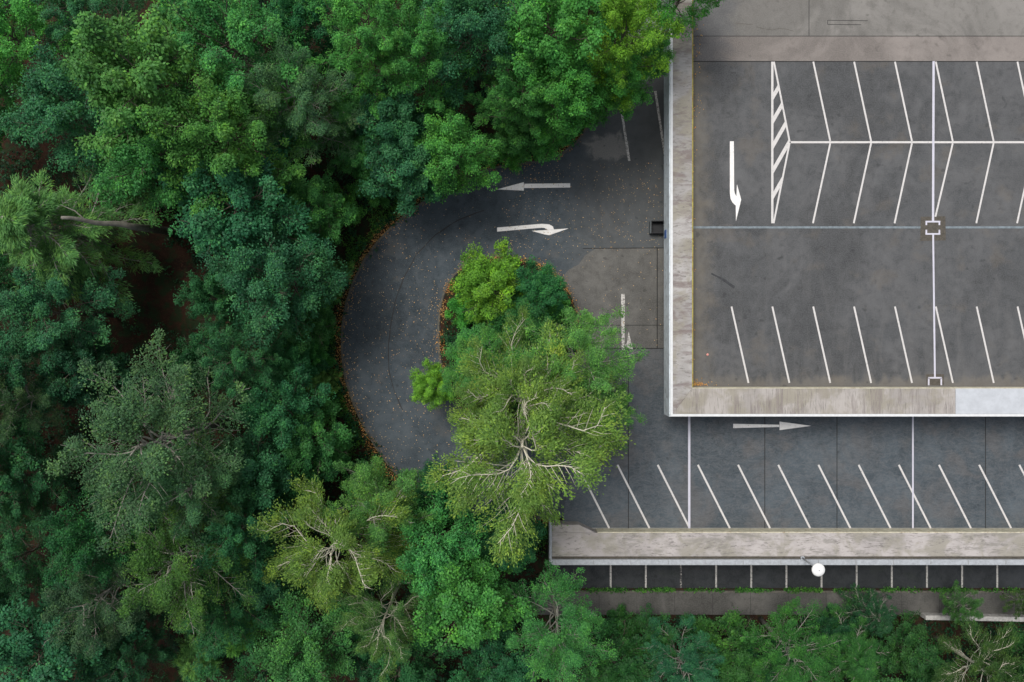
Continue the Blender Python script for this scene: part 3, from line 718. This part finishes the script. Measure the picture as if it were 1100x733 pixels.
COLS = dict(mid=(.054, .215, .054), bright=(.082, .315, .062), lime=(.160, .390, .045), yellow=(.140, .265, .054), teal=(.036, .158, .064),
            dark=(.022, .105, .042), grey=(.084, .225, .100), olive=(.092, .225, .058), moss=(.096, .285, .064), pine=(.100, .260, .072), deep=(.028, .140, .050))
rt = random.Random(77)
def plant(kind, px, py, rpx, ht, col, label, cat='tree', name=None, group=None, var=None, rot=None, bright=1.0):
    V_ = PROTO[kind]; c = CNT[kind] = CNT.get(kind, -1) + 1
    pr = V_[c % len(V_) if var is None else var]
    b = 0.0
    for _ in range(3):
        zc = b + ht * .72
        x, y, _z = P(px, py, zc)
        b = .1 if inside((x, y), island_poly) else terrain(x, y)
    Rm = rpx * (H - zc) / F
    names = dict(broad='broadleaf_tree', fluffy='round_tree', airy='airy_tree', birch='birch_tree', needle='conifer_tree', shrub='shrub', spiky='young_conifer')
    t = empty(name or names[kind], (x, y, b)); t.rotation_euler = (0, 0, rt.uniform(0, 6.28) if rot is None else rot)
    s = Rm / pr['R'] * (1.0 if (px > 640 and py > 640) or kind in ('birch', 'shrub') else 1.03); t.scale = (s, s, ht / pr['H'])
    tag(t, label, cat, group)
    cr = bpy.data.objects.new('crown', pr['crown']); tk = bpy.data.objects.new('trunk' if kind not in ('shrub',) else 'stem', pr['trunk'])
    for o in (cr, tk): COL.objects.link(o); o.parent = t
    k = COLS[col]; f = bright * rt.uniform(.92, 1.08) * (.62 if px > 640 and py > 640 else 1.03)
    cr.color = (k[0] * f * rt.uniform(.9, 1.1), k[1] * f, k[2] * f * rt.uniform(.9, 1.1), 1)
    if inside((x, y), road_poly) and not inside((x, y), island_poly) or (x > X0 - .2 and y > Y0):
        print('BASE ON ROAD', kind, px, py, '-> base px', 550 + x * F / H, 366.5 - y * F / H)
    return t
# ------------------------------------------------------------------ the wood: (kind, px, py, radius px, height, colour, label, extra)
T_ = [
 # north west corner
 ('broad', 22, 45, 66, 12.0, 'bright', 'light green tree with drooping sprays in the top left corner of the wood', {}),
 ('broad', 92, 128, 70, 11.0, 'teal', 'blue-green tree between the top left corner tree and the huge yellow-green crown', {}),
 ('broad', 172, 92, 92, 14.5, 'moss', 'huge yellowish-green crown in the upper left of the wood', {'bright': .8}),
 ('broad', 262, 62, 88, 13.5, 'mid', 'big mid-green crown joined to the right of the huge yellow-green one', {}),
 ('broad', 250, 150, 80, 14.5, 'moss', 'large pale-tipped tree below the two biggest upper left crowns', {'bright': .72}),
 ('airy', 322, 108, 62, 12.5, 'grey', 'greyish-green tree with thin bare twigs, upper middle left', {'bright': .72}),
 ('broad', 178, 168, 70, 12.0, 'mid', 'mid-green tree north of the brown clearing', {}),
 ('broad', 262, 228, 78, 12.0, 'teal', 'wide blue-green crown right of the leaning trunk', {'bright': 1.0}),
 ('broad', 92, 20, 60, 10.0, 'teal', 'dark teal tree at the top edge, second crown from the left corner', {}),
 ('fluffy', 330, 24, 42, 9.0, 'deep', 'deep green round tree at the top edge beside a dark gap', {}),
 # west edge
 ('needle', 28, 240, 88, 12.5, 'pine', 'feathery pale green larch spreading beside the leaning grey trunk', {'var': 0}),
 ('needle', 118, 206, 26, 5.0, 'mid', 'small dark larch behind the leaning grey trunk', {}),
 ('broad', 60, 335, 62, 9.5, 'teal', 'blue-green tree directly below the pale larch', {'bright': .85}),
 ('broad', 8, 400, 52, 9.5, 'dark', 'dusky tree on the left edge below the larch', {}),
 ('airy', 18, 430, 44, 11, 'grey', 'small grey-green tree on the left edge, level with the big grey crown', {'bright': .5}),
 ('broad', 88, 400, 48, 7.5, 'dark', 'low dark tree between the left edge and the big grey crown', {'bright': .85}),
 ('broad', 20, 520, 52, 8.5, 'deep', 'dark green tree on the left edge beside the big grey crown', {'bright': .75}),
 ('broad', 14, 600, 52, 9.5, 'teal', 'dark blue-green tree on the left edge, low in the wood', {'bright': .75}),
 # middle west
 ('broad', 300, 300, 66, 11.5, 'teal', 'teal tree between the brown clearing and the road bend', {}),
 ('broad', 240, 322, 38, 9.5, 'teal', 'smaller teal tree on the right rim of the brown clearing', {'bright': .85}),
 ('fluffy', 218, 388, 30, 6.0, 'deep', 'low deep green tree below the brown clearing', {'bright': .7}),
 ('broad', 262, 385, 52, 10.5, 'teal', 'blue-grey tree touching the upper right of the big grey crown', {'bright': .95}),
 ('airy', 166, 474, 100, 14.5, 'grey', 'big grey-green spreading tree with bare twigs in the left of the wood', {'var': 0, 'bright': .62}),
 ('airy', 214, 522, 56, 13, 'grey', 'grey-green lower limb-like crown at the lower right of the big grey tree', {'var': 1, 'bright': .66}),
 ('fluffy', 300, 440, 46, 8.5, 'teal', 'teal round tree between the big grey crown and the road', {}),
 ('fluffy', 280, 510, 46, 8.5, 'teal', 'dark teal round tree right of the big grey crown', {'bright': .85}),
 ('airy', 196, 600, 74, 12.0, 'moss', 'dull olive tree below the big grey crown', {'bright': .50}),
 ('broad', 262, 566, 48, 11, 'teal', 'blue-green tree between the dull olive tree and the yellow birch', {'bright': .9}),
 ('broad', 112, 575, 52, 10.5, 'deep', 'deep green tree left of the dull olive crown', {'bright': .75}),
 ('airy', 110, 640, 60, 11, 'grey', 'muted olive tree above the lower left corner', {'bright': .5}),
 ('broad', 62, 690, 82, 11.5, 'teal', 'wide blue-green tree with layered sprays in the bottom left corner', {'bright': .9}),
 ('broad', 140, 705, 48, 9, 'teal', 'blue-green tree at the bottom edge, next to the corner crown', {'bright': .72}),
 ('broad', 240, 655, 50, 8.5, 'deep', 'dark green tree above the small spiky conifer at the bottom', {}),
 ('fluffy', 290, 612, 42, 7.0, 'dark', 'low dark tree left of the yellow-green birch', {}),
 ('broad', 335, 690, 62, 9.5, 'mid', 'mid-green tree at the bottom edge below the yellow-green birch', {'bright': .8}),
 ('spiky', 205, 712, 28, 5.0, 'pine', 'small pale spiky conifer at the bottom edge', {}),
 ('spiky', 250, 690, 22, 5.0, 'moss', 'little yellowish conifer above the bottom spiky one', {}),
 # along the west side of the road
 ('broad', 338, 226, 42, 8.5, 'mid', 'mid-green tree outside the upper left of the road bend', {}),
 ('spiky', 344, 298, 26, 5.0, 'pine', 'pale green spiky young conifer outside the road bend', {}),
 ('spiky', 338, 415, 20, 4.2, 'pine', 'smaller spiky conifer beside the left of the road', {'bright': .8}),
 ('needle', 376, 130, 44, 8.5, 'mid', 'dark feathery conifer in the gap above the road bend', {'bright': .8}),
 ('fluffy', 326, 350, 32, 5.5, 'mid', 'low green tree beside the leftmost point of the road', {'bright': .75}),
 ('fluffy', 308, 392, 34, 6.0, 'deep', 'low deep green tree set back left of the road', {'bright': .8}),
 ('fluffy', 334, 470, 38, 6.5, 'mid', 'green round tree by the lower left of the road bend', {'bright': .9}),
 ('fluffy', 316, 508, 36, 6.5, 'deep', 'deep green tree above the yellow-green birch', {}),
 ('shrub', 336, 262, 22, 3.0, 'mid', 'shrub on the verge outside the upper road bend', {}),
 ('shrub', 334, 326, 22, 2.8, 'bright', 'bright verge shrub below the spiky young conifer', {'bright': .7}),
 ('shrub', 334, 382, 22, 3.0, 'mid', 'verge shrub beside the leftmost stretch of road', {}),
 ('shrub', 336, 430, 22, 3.0, 'bright', 'brighter verge shrub below the small conifer', {'bright': .75}),
 ('shrub', 358, 490, 24, 3.0, 'mid', 'verge shrub at the lower left of the bend', {}),
 ('shrub', 388, 522, 22, 2.8, 'mid', 'verge shrub where the road dips under the trees', {'bright': .9}),
 ('shrub', 364, 222, 24, 3.2, 'bright', 'light green shrub on the verge at the upper left of the bend', {'bright': .75}),
 ('shrub', 400, 200, 22, 3.0, 'mid', 'green shrub below the conifer at the top of the bend', {}),
 # north side
 ('broad', 398, 40, 66, 12.0, 'bright', 'bright green tree left of centre on the top edge', {'bright': .9}),
 ('broad', 452, 62, 58, 12.5, 'mid', 'mid-green tree right of the bright one on the top edge', {}),
 ('broad', 508, 38, 62, 12.0, 'teal', 'teal tree at the middle of the top edge', {'bright': 1.05}),
 ('broad', 590, 48, 72, 13.0, 'bright', 'wide fresh green crown, top edge right of centre', {'bright': .85}),
 ('broad', 560, 108, 50, 11.5, 'mid', 'mid-green tree below the wide fresh green crown', {}),
 ('fluffy', 602, 108, 48, 12.0, 'bright', 'round tree with pale tufts above the end of the road', {'var': 0, 'bright': .85}),
 ('broad', 666, 46, 56, 13.0, 'lime', 'vivid green crown touching the top of the parking deck parapet', {'bright': .72}),
 ('fluffy', 664, 88, 38, 9.5, 'bright', 'bright round tree overhanging the upper parking bays by the wall', {'bright': .8}),
 ('broad', 738, -18, 46, 12.5, 'bright', 'vivid green tree at the top edge overhanging the corner of the deck', {'bright': .9}),
 ('fluffy', 425, 140, 44, 8.5, 'teal', 'dark teal round tree behind the pale-tufted tree by the road', {}),
 ('fluffy', 486, 164, 46, 9.5, 'bright', 'pale-tufted round tree overhanging the top of the road', {'bright': .85}),
 ('fluffy', 436, 180, 44, 8.0, 'teal', 'blue-green round tree left of the pale-tufted one above the road', {'bright': 1.2}),
 ('fluffy', 395, 170, 32, 6.5, 'mid', 'small green tree above the upper left bend', {}),
 ('fluffy', 556, 136, 34, 6.5, 'mid', 'low green tree at the road edge above the straight arrow', {}),
 ('shrub', 546, 160, 22, 3.0, 'bright', 'leafy shrub at the road edge above the straight arrow', {'bright': .75}),
 ('shrub', 586, 148, 22, 3.4, 'bright', 'leafy shrub right of the one above the arrow', {'bright': .8}),
 ('shrub', 606, 132, 20, 3.4, 'mid', 'shrub at the corner of the road by the bare pale patch', {}),
 ('shrub', 634, 108, 24, 3.4, 'mid', 'shrub beside the worn bay line under the trees', {}),
 ('fluffy', 697, 62, 28, 8.0, 'mid', 'green tree squeezed between the wood and the deck wall', {'bright': 1.1}),
 # island
 ('fluffy', 526, 308, 42, 6.5, 'lime', 'bright yellow-green bushy tree at the top of the island', {'bright': .85}),
 ('fluffy', 578, 314, 36, 6.5, 'deep', 'dark blue-green bush at the upper right of the island', {'bright': 1.1}),
 ('shrub', 595, 334, 22, 3.6, 'bright', 'bright shrub on the right rim of the island', {}),
 ('shrub', 503, 335, 22, 3.4, 'bright', 'bright shrub on the left rim of the island', {}),
 ('fluffy', 560, 352, 40, 5.5, 'mid', 'mid-green bush in the middle of the island', {'bright': .8}),
 ('fluffy', 515, 385, 42, 6.5, 'mid', 'green bush on the left of the island under the birches', {'bright': 1.1}),
 ('fluffy', 464, 415, 24, 5.5, 'lime', 'small vivid lime tree leaning over the road from the island', {'bright': 1.1}),
 ('airy', 622, 388, 60, 10.5, 'moss', 'soft mid-green birch crown reaching toward the worn arrow', {'var': 0, 'bright': .95}),
 ('airy', 530, 400, 52, 9.5, 'moss', 'soft green crown on the island left of the birch with white limbs', {'var': 1, 'bright': .8}),
 ('birch', 562, 424, 82, 12.5, 'yellow', 'birch with long white limbs in the middle of the island', {'var': 0, 'rot': 2.1, 'bright': .85}),
 ('birch', 563, 472, 114, 13.5, 'yellow', 'largest birch with white limbs, reaching over the lower deck parapet', {'var': 1, 'rot': .6, 'bright': .9}),
 ('airy', 640, 440, 44, 8.0, 'moss', 'low soft green tree between the birches and the lower deck', {'bright': .75}),
 # south middle
 ('birch', 362, 584, 84, 12.0, 'yellow', 'yellow-green birch with pale limbs in the lower wood', {'var': 1, 'rot': 2.9, 'bright': .8}),
 ('airy', 405, 545, 56, 10.5, 'moss', 'soft green tree between the lower birch and the road', {'bright': .85}),
 ('birch', 412, 664, 50, 12.0, 'olive', 'thin olive birch with fine pale twigs below the yellow-green birch', {'var': 0, 'bright': .8}),
 ('fluffy', 468, 585, 56, 9.5, 'mid', 'blue-green round tree below where the road dips under the trees', {'var': 0, 'bright': 1.1}),
 ('fluffy', 500, 640, 58, 10.5, 'bright', 'speckled light green round tree near the bottom middle', {'var': 1, 'bright': .8}),
 ('fluffy', 545, 575, 44, 7.0, 'deep', 'deep green tree under the largest birch', {'bright': .9}),
 ('airy', 600, 674, 60, 12.5, 'mid', 'tall light green tree beside the left end of the lower parapet', {'bright': 1.1}),
 ('broad', 430, 715, 52, 8.0, 'deep', 'dark tree at the bottom edge below the thin olive birch', {}),
 ('fluffy', 540, 712, 40, 7.0, 'deep', 'deep green tree at the bottom edge left of the tall light green one', {}),
 ('fluffy', 470, 530, 34, 4.5, 'deep', 'low dark bush in the shade where the road disappears', {'bright': .9}),
 ('broad', 385, 690, 42, 7.5, 'deep', 'low deep green tree left of the thin olive birch', {'bright': .8}),
 # strip south of the path
 ('fluffy', 662, 712, 42, 5.5, 'mid', 'green bushy tree below the start of the pavement', {'bright': .85}),
 ('airy', 734, 716, 46, 8.0, 'teal', 'pale bluish bush-like tree below the pavement', {'bright': 1.35}),
 ('fluffy', 700, 690, 32, 4.5, 'mid', 'low green bush left of the pale bluish tree', {}),
 ('fluffy', 782, 700, 40, 5.5, 'bright', 'yellowish green bush below the middle of the pavement', {'bright': .7}),
 ('airy', 850, 702, 52, 8.5, 'bright', 'fresh green tree reaching up toward the street lamp', {'bright': .75}),
 ('fluffy', 815, 712, 34, 5.0, 'deep', 'dark bush left of the fresh green tree by the lamp', {}),
 ('needle', 925, 712, 52, 7.0, 'mid', 'feathery green young conifer between the lamp and the white wall', {'bright': 1.1}),
 ('needle', 946, 668, 30, 5.5, 'teal', 'dark feathery conifer overhanging the pavement', {'bright': .9}),
 ('fluffy', 895, 682, 26, 4.0, 'deep', 'small dark bush at the pavement edge below the lamp', {}),
 ('birch', 1058, 722, 54, 8.0, 'olive', 'olive tree with fan of bare white twigs by the low wall', {'var': 1, 'bright': .75}),
 ('fluffy', 974, 698, 36, 5.5, 'mid', 'green bush left of the tree with bare white twigs', {'bright': .85}),
 ('airy', 1034, 652, 22, 4.0, 'moss', 'thin airy bush-like tree between the pavement and the low white wall', {'bright': .75}),
 ('fluffy', 1102, 720, 38, 6.0, 'mid', 'green bush in the bottom right corner', {'bright': .8}),
 ('airy', 1100, 650, 18, 3.5, 'olive', 'small thin tree over the pavement at the right edge', {'bright': .75}),
 ('shrub', 670, 672, 18, 2.0, 'mid', 'low shrub at the left start of the pavement', {}),
 ('shrub', 752, 676, 18, 2.2, 'mid', 'low shrub below the second faded bay line', {}),
 ('shrub', 1000, 716, 26, 3.0, 'mid', 'leafy shrub at the bottom edge below the low wall end', {}),
 # just outside the frame
 ('broad', -60, 90, 70, 11.0, 'mid', 'tree beyond the left edge of the view, near the top', {}),
 ('broad', -60, 300, 60, 10.0, 'deep', 'tree beyond the left edge of the view, middle', {}),
 ('broad', -55, 480, 70, 11.0, 'deep', 'tree beyond the left edge of the view, lower middle', {}),
 ('broad', -50, 650, 70, 11.0, 'teal', 'tree beyond the left edge of the view, near the bottom', {}),
 ('broad', 190, -50, 80, 11.0, 'mid', 'tree beyond the top edge of the view, left', {}),
 ('broad', 450, -50, 70, 11.0, 'mid', 'tree beyond the top edge of the view, middle', {}),
 ('broad', 620, -50, 70, 11.0, 'bright', 'tree beyond the top edge of the view, near the deck', {'bright': .8}),
 ('broad', 250, 790, 70, 10.0, 'deep', 'tree beyond the bottom edge of the view, left', {}),
 ('broad', 500, 790, 70, 10.0, 'deep', 'tree beyond the bottom edge of the view, middle', {}),
 ('fluffy', 760, 780, 60, 7.0, 'deep', 'tree beyond the bottom edge of the view, right of middle', {}),
 ('fluffy', 950, 780, 60, 7.0, 'mid', 'tree beyond the bottom edge of the view, right', {}),
]
GR = dict(broad='broadleaf trees of the wood', fluffy='round bushy trees', airy='fine-leaved airy trees', birch='birches with pale limbs',
          needle='feathery conifers', shrub='shrubs along the verges', spiky='small spiky conifers')
for kind, px, py, rp, ht, col, lab, ex in T_:
    plant(kind, px, py, rp, ht, col, lab, 'shrub' if kind == 'shrub' else 'tree', group=GR[kind], **ex)


# ------------------------------------------------------------------ fallen trunk, lamp, small things
a = Vector(P(66, 234, 10.6)); b = Vector(P(143, 243.5, 7.2))
bm = bmesh.new(); n_ = 9
pp = [a.lerp(b, i / n_) + Vector((0, .05 * math.sin(i * 1.1), .04 * math.sin(i * .9))) for i in range(n_ + 1)]
pp.append(Vector(P(186, 249, -.1)))
tube(bm, pp, [.09 + .10 * i / n_ for i in range(n_ + 1)] + [.27], 8)
tube(bm, [pp[3], pp[3] + Vector((-.5, .5, .2)), pp[3] + Vector((-1.2, .8, .3))], [.05, .035, .01], 5)
tag(link('leaning_trunk', bm_mesh('leaning_trunk', bm, True), MAT['log']), 'bare grey leaning tree trunk over the dark clearing', 'tree trunk')
for k, (a, b) in enumerate((((175, 270), (182, 295)), ((165, 248), (195, 268)))):
    bm = bmesh.new(); A, B = Vector(P(*a, .3)), Vector(P(*b, .3))
    tube(bm, [A, A.lerp(B, .5) + Vector((.05, .03, .05)), B], [.05, .04, .02], 6)
    tag(link('fallen_branch', bm_mesh('fallen_branch', bm), MAT['log']), ('short dead branch lying upright in the brown clearing', 'longer dead branch slanting at the top of the brown clearing')[k], 'branch')

lx, ly, _ = P(862, 599.5, Z_LOWTOP)
lamp = tag(empty('street_lamp', (lx, ly, Z_LOWTOP)), 'slim street lamp with round white head on the lower parapet', 'street lamp')
bm = bmesh.new(); tube(bm, [(lx, ly, .9), (lx, ly, 2.2), (lx, ly, 3.55)], [.06, .05, .04], 10); link('pole', bm_mesh('pole', bm, True), MAT['rail'], lamp)
bm = bmesh.new(); prism_bm([(lx + .13 * math.cos(k * .5236), ly + .13 * math.sin(k * .5236)) for k in range(12)], Z_LOWTOP + .002, Z_LOWTOP + .04, bm); link('base_plate', bm_mesh('base_plate', bm), MAT['rail'], lamp)
def lathe(prof, cx, cy, seg=32):
    bm = bmesh.new(); rings = []
    for r, z in prof: rings.append([bm.verts.new((cx + r * math.cos(2 * math.pi * k / seg), cy + r * math.sin(2 * math.pi * k / seg), z)) for k in range(seg)])
    for A, B in zip(rings, rings[1:]):
        for k in range(seg): bm.faces.new((A[k], A[(k + 1) % seg], B[(k + 1) % seg], B[k]))
    bm.faces.new(rings[0][::-1]); bm.faces.new(rings[-1]); return bm
shade = link('lamp_shade', bm_mesh('lamp_shade', lathe([(.07, 3.5), (.30, 3.56), (.40, 3.62), (.405, 3.66), (.36, 3.72), (.2, 3.77), (.03, 3.785)], lx, ly), True), MAT['lampwhite'], lamp)
link('finial', bm_mesh('finial', lathe([(.03, 3.78), (.035, 3.81), (.015, 3.84)], lx, ly, 12), True), MAT['rail'], shade)

# dark open box against the wall
x0, y0, _ = P(698, 252, .0); x1 = P(714, 0, 0)[0]; y1 = P(0, 238.5, .0)[1]
bx = tag(empty('utility_box', ((x0 + x1) / 2, (y0 + y1) / 2, 0)), 'dark open-topped steel box on the road against the upper deck wall', 'box')
bm = bmesh.new(); w = .05
prism_bm(box_poly(x0, y0, x0 + w, y1), .013, .55, bm); prism_bm(box_poly(x1 - w, y0, x1, y1), .013, .55, bm)
prism_bm(box_poly(x0 + w + .001, y0, x1 - w - .001, y0 + w), .013, .549, bm); prism_bm(box_poly(x0 + w + .001, y1 - w, x1 - w - .001, y1), .013, .549, bm)
link('box_side', bm_mesh('box_side', bm), MAT['black'], bx)
link('box_floor', bm_mesh('box_floor', prism_bm(box_poly(x0 + w, y0 + w, x1 - w, y1 - w), .012, .05)), MAT['black'], bx)
link('rim', bm_mesh('rim', prism_bm(box_poly(x0 - .05, y0, x0 - .003, y1), .013, .50)), simple('grey steel rim', (.10, .115, .12), .6), bx)
xw = X0 - .062
bm = prism_bm(box_poly(xw - .03, P(0, 256, 3)[1], xw - .002, P(0, 247, 3)[1]), 2.6, 3.1)
tag(link('wall_sign', bm_mesh('wall_sign', bm), MAT['blue']), 'small blue plate on the upper deck fascia', 'sign')
# drainpipe joint on the fascia
# small pink scrap
sx, sy, _ = P(760, 381, Z_UP)
bm = bmesh.new(); bmesh.ops.create_icosphere(bm, subdivisions=2, radius=.075)
for v in bm.verts: v.co *= 1 + rnd.uniform(-.25, .25); v.co.z *= .6
bmesh.ops.translate(bm, verts=bm.verts, vec=(sx, sy, Z_UP + .04))
tag(link('litter_scrap', bm_mesh('litter_scrap', bm), MAT['pink']), 'tiny crumpled pink scrap on the upper deck', 'litter')

# ------------------------------------------------------------------ camera, light, world
cam = bpy.data.cameras.new('camera'); co = bpy.data.objects.new('camera', cam); COL.objects.link(co)
co.location = (0, 0, H); co.rotation_euler = (0, 0, 0); cam.sensor_width = 36; cam.lens = 36 * F / 1100; cam.clip_end = 1500
C.camera = co
el, az = 66, 320         # high soft sun behind cloud, from the north west
sun = bpy.data.lights.new('sun', 'SUN'); so = bpy.data.objects.new('sun', sun); COL.objects.link(so)
sun.energy = 1.8; sun.angle = R_(22); sun.color = (1, .97, .93)
so.rotation_euler = (R_(90 - el), 0, R_(180 - az)); so.location = (0, 0, 80)
w = bpy.data.worlds.new('World'); C.world = w; w.use_nodes = True; t = w.node_tree
bg = t.nodes['Background']; sky = t.nodes.new('ShaderNodeTexSky'); sky.sky_type = 'NISHITA'; sky.sun_disc = False
sky.sun_elevation = R_(el); sky.sun_rotation = R_(az); sky.air_density = 1.0; sky.dust_density = 4.0; sky.ozone_density = 1.0
hs = t.nodes.new('ShaderNodeHueSaturation'); hs.inputs['Saturation'].default_value = .42      # cloud cover greys the sky light
t.links.new(sky.outputs[0], hs.inputs['Color']); t.links.new(hs.outputs[0], bg.inputs[0]); bg.inputs[1].default_value = .125
C.view_settings.view_transform = 'Standard'; C.view_settings.look = 'None'; C.view_settings.exposure = 0.35; C.view_settings.gamma = 1
C.view_settings.use_curve_mapping = False
C.cycles.max_bounces = 6; C.cycles.diffuse_bounces = 3; C.cycles.transmission_bounces = 3; C.cycles.glossy_bounces = 2
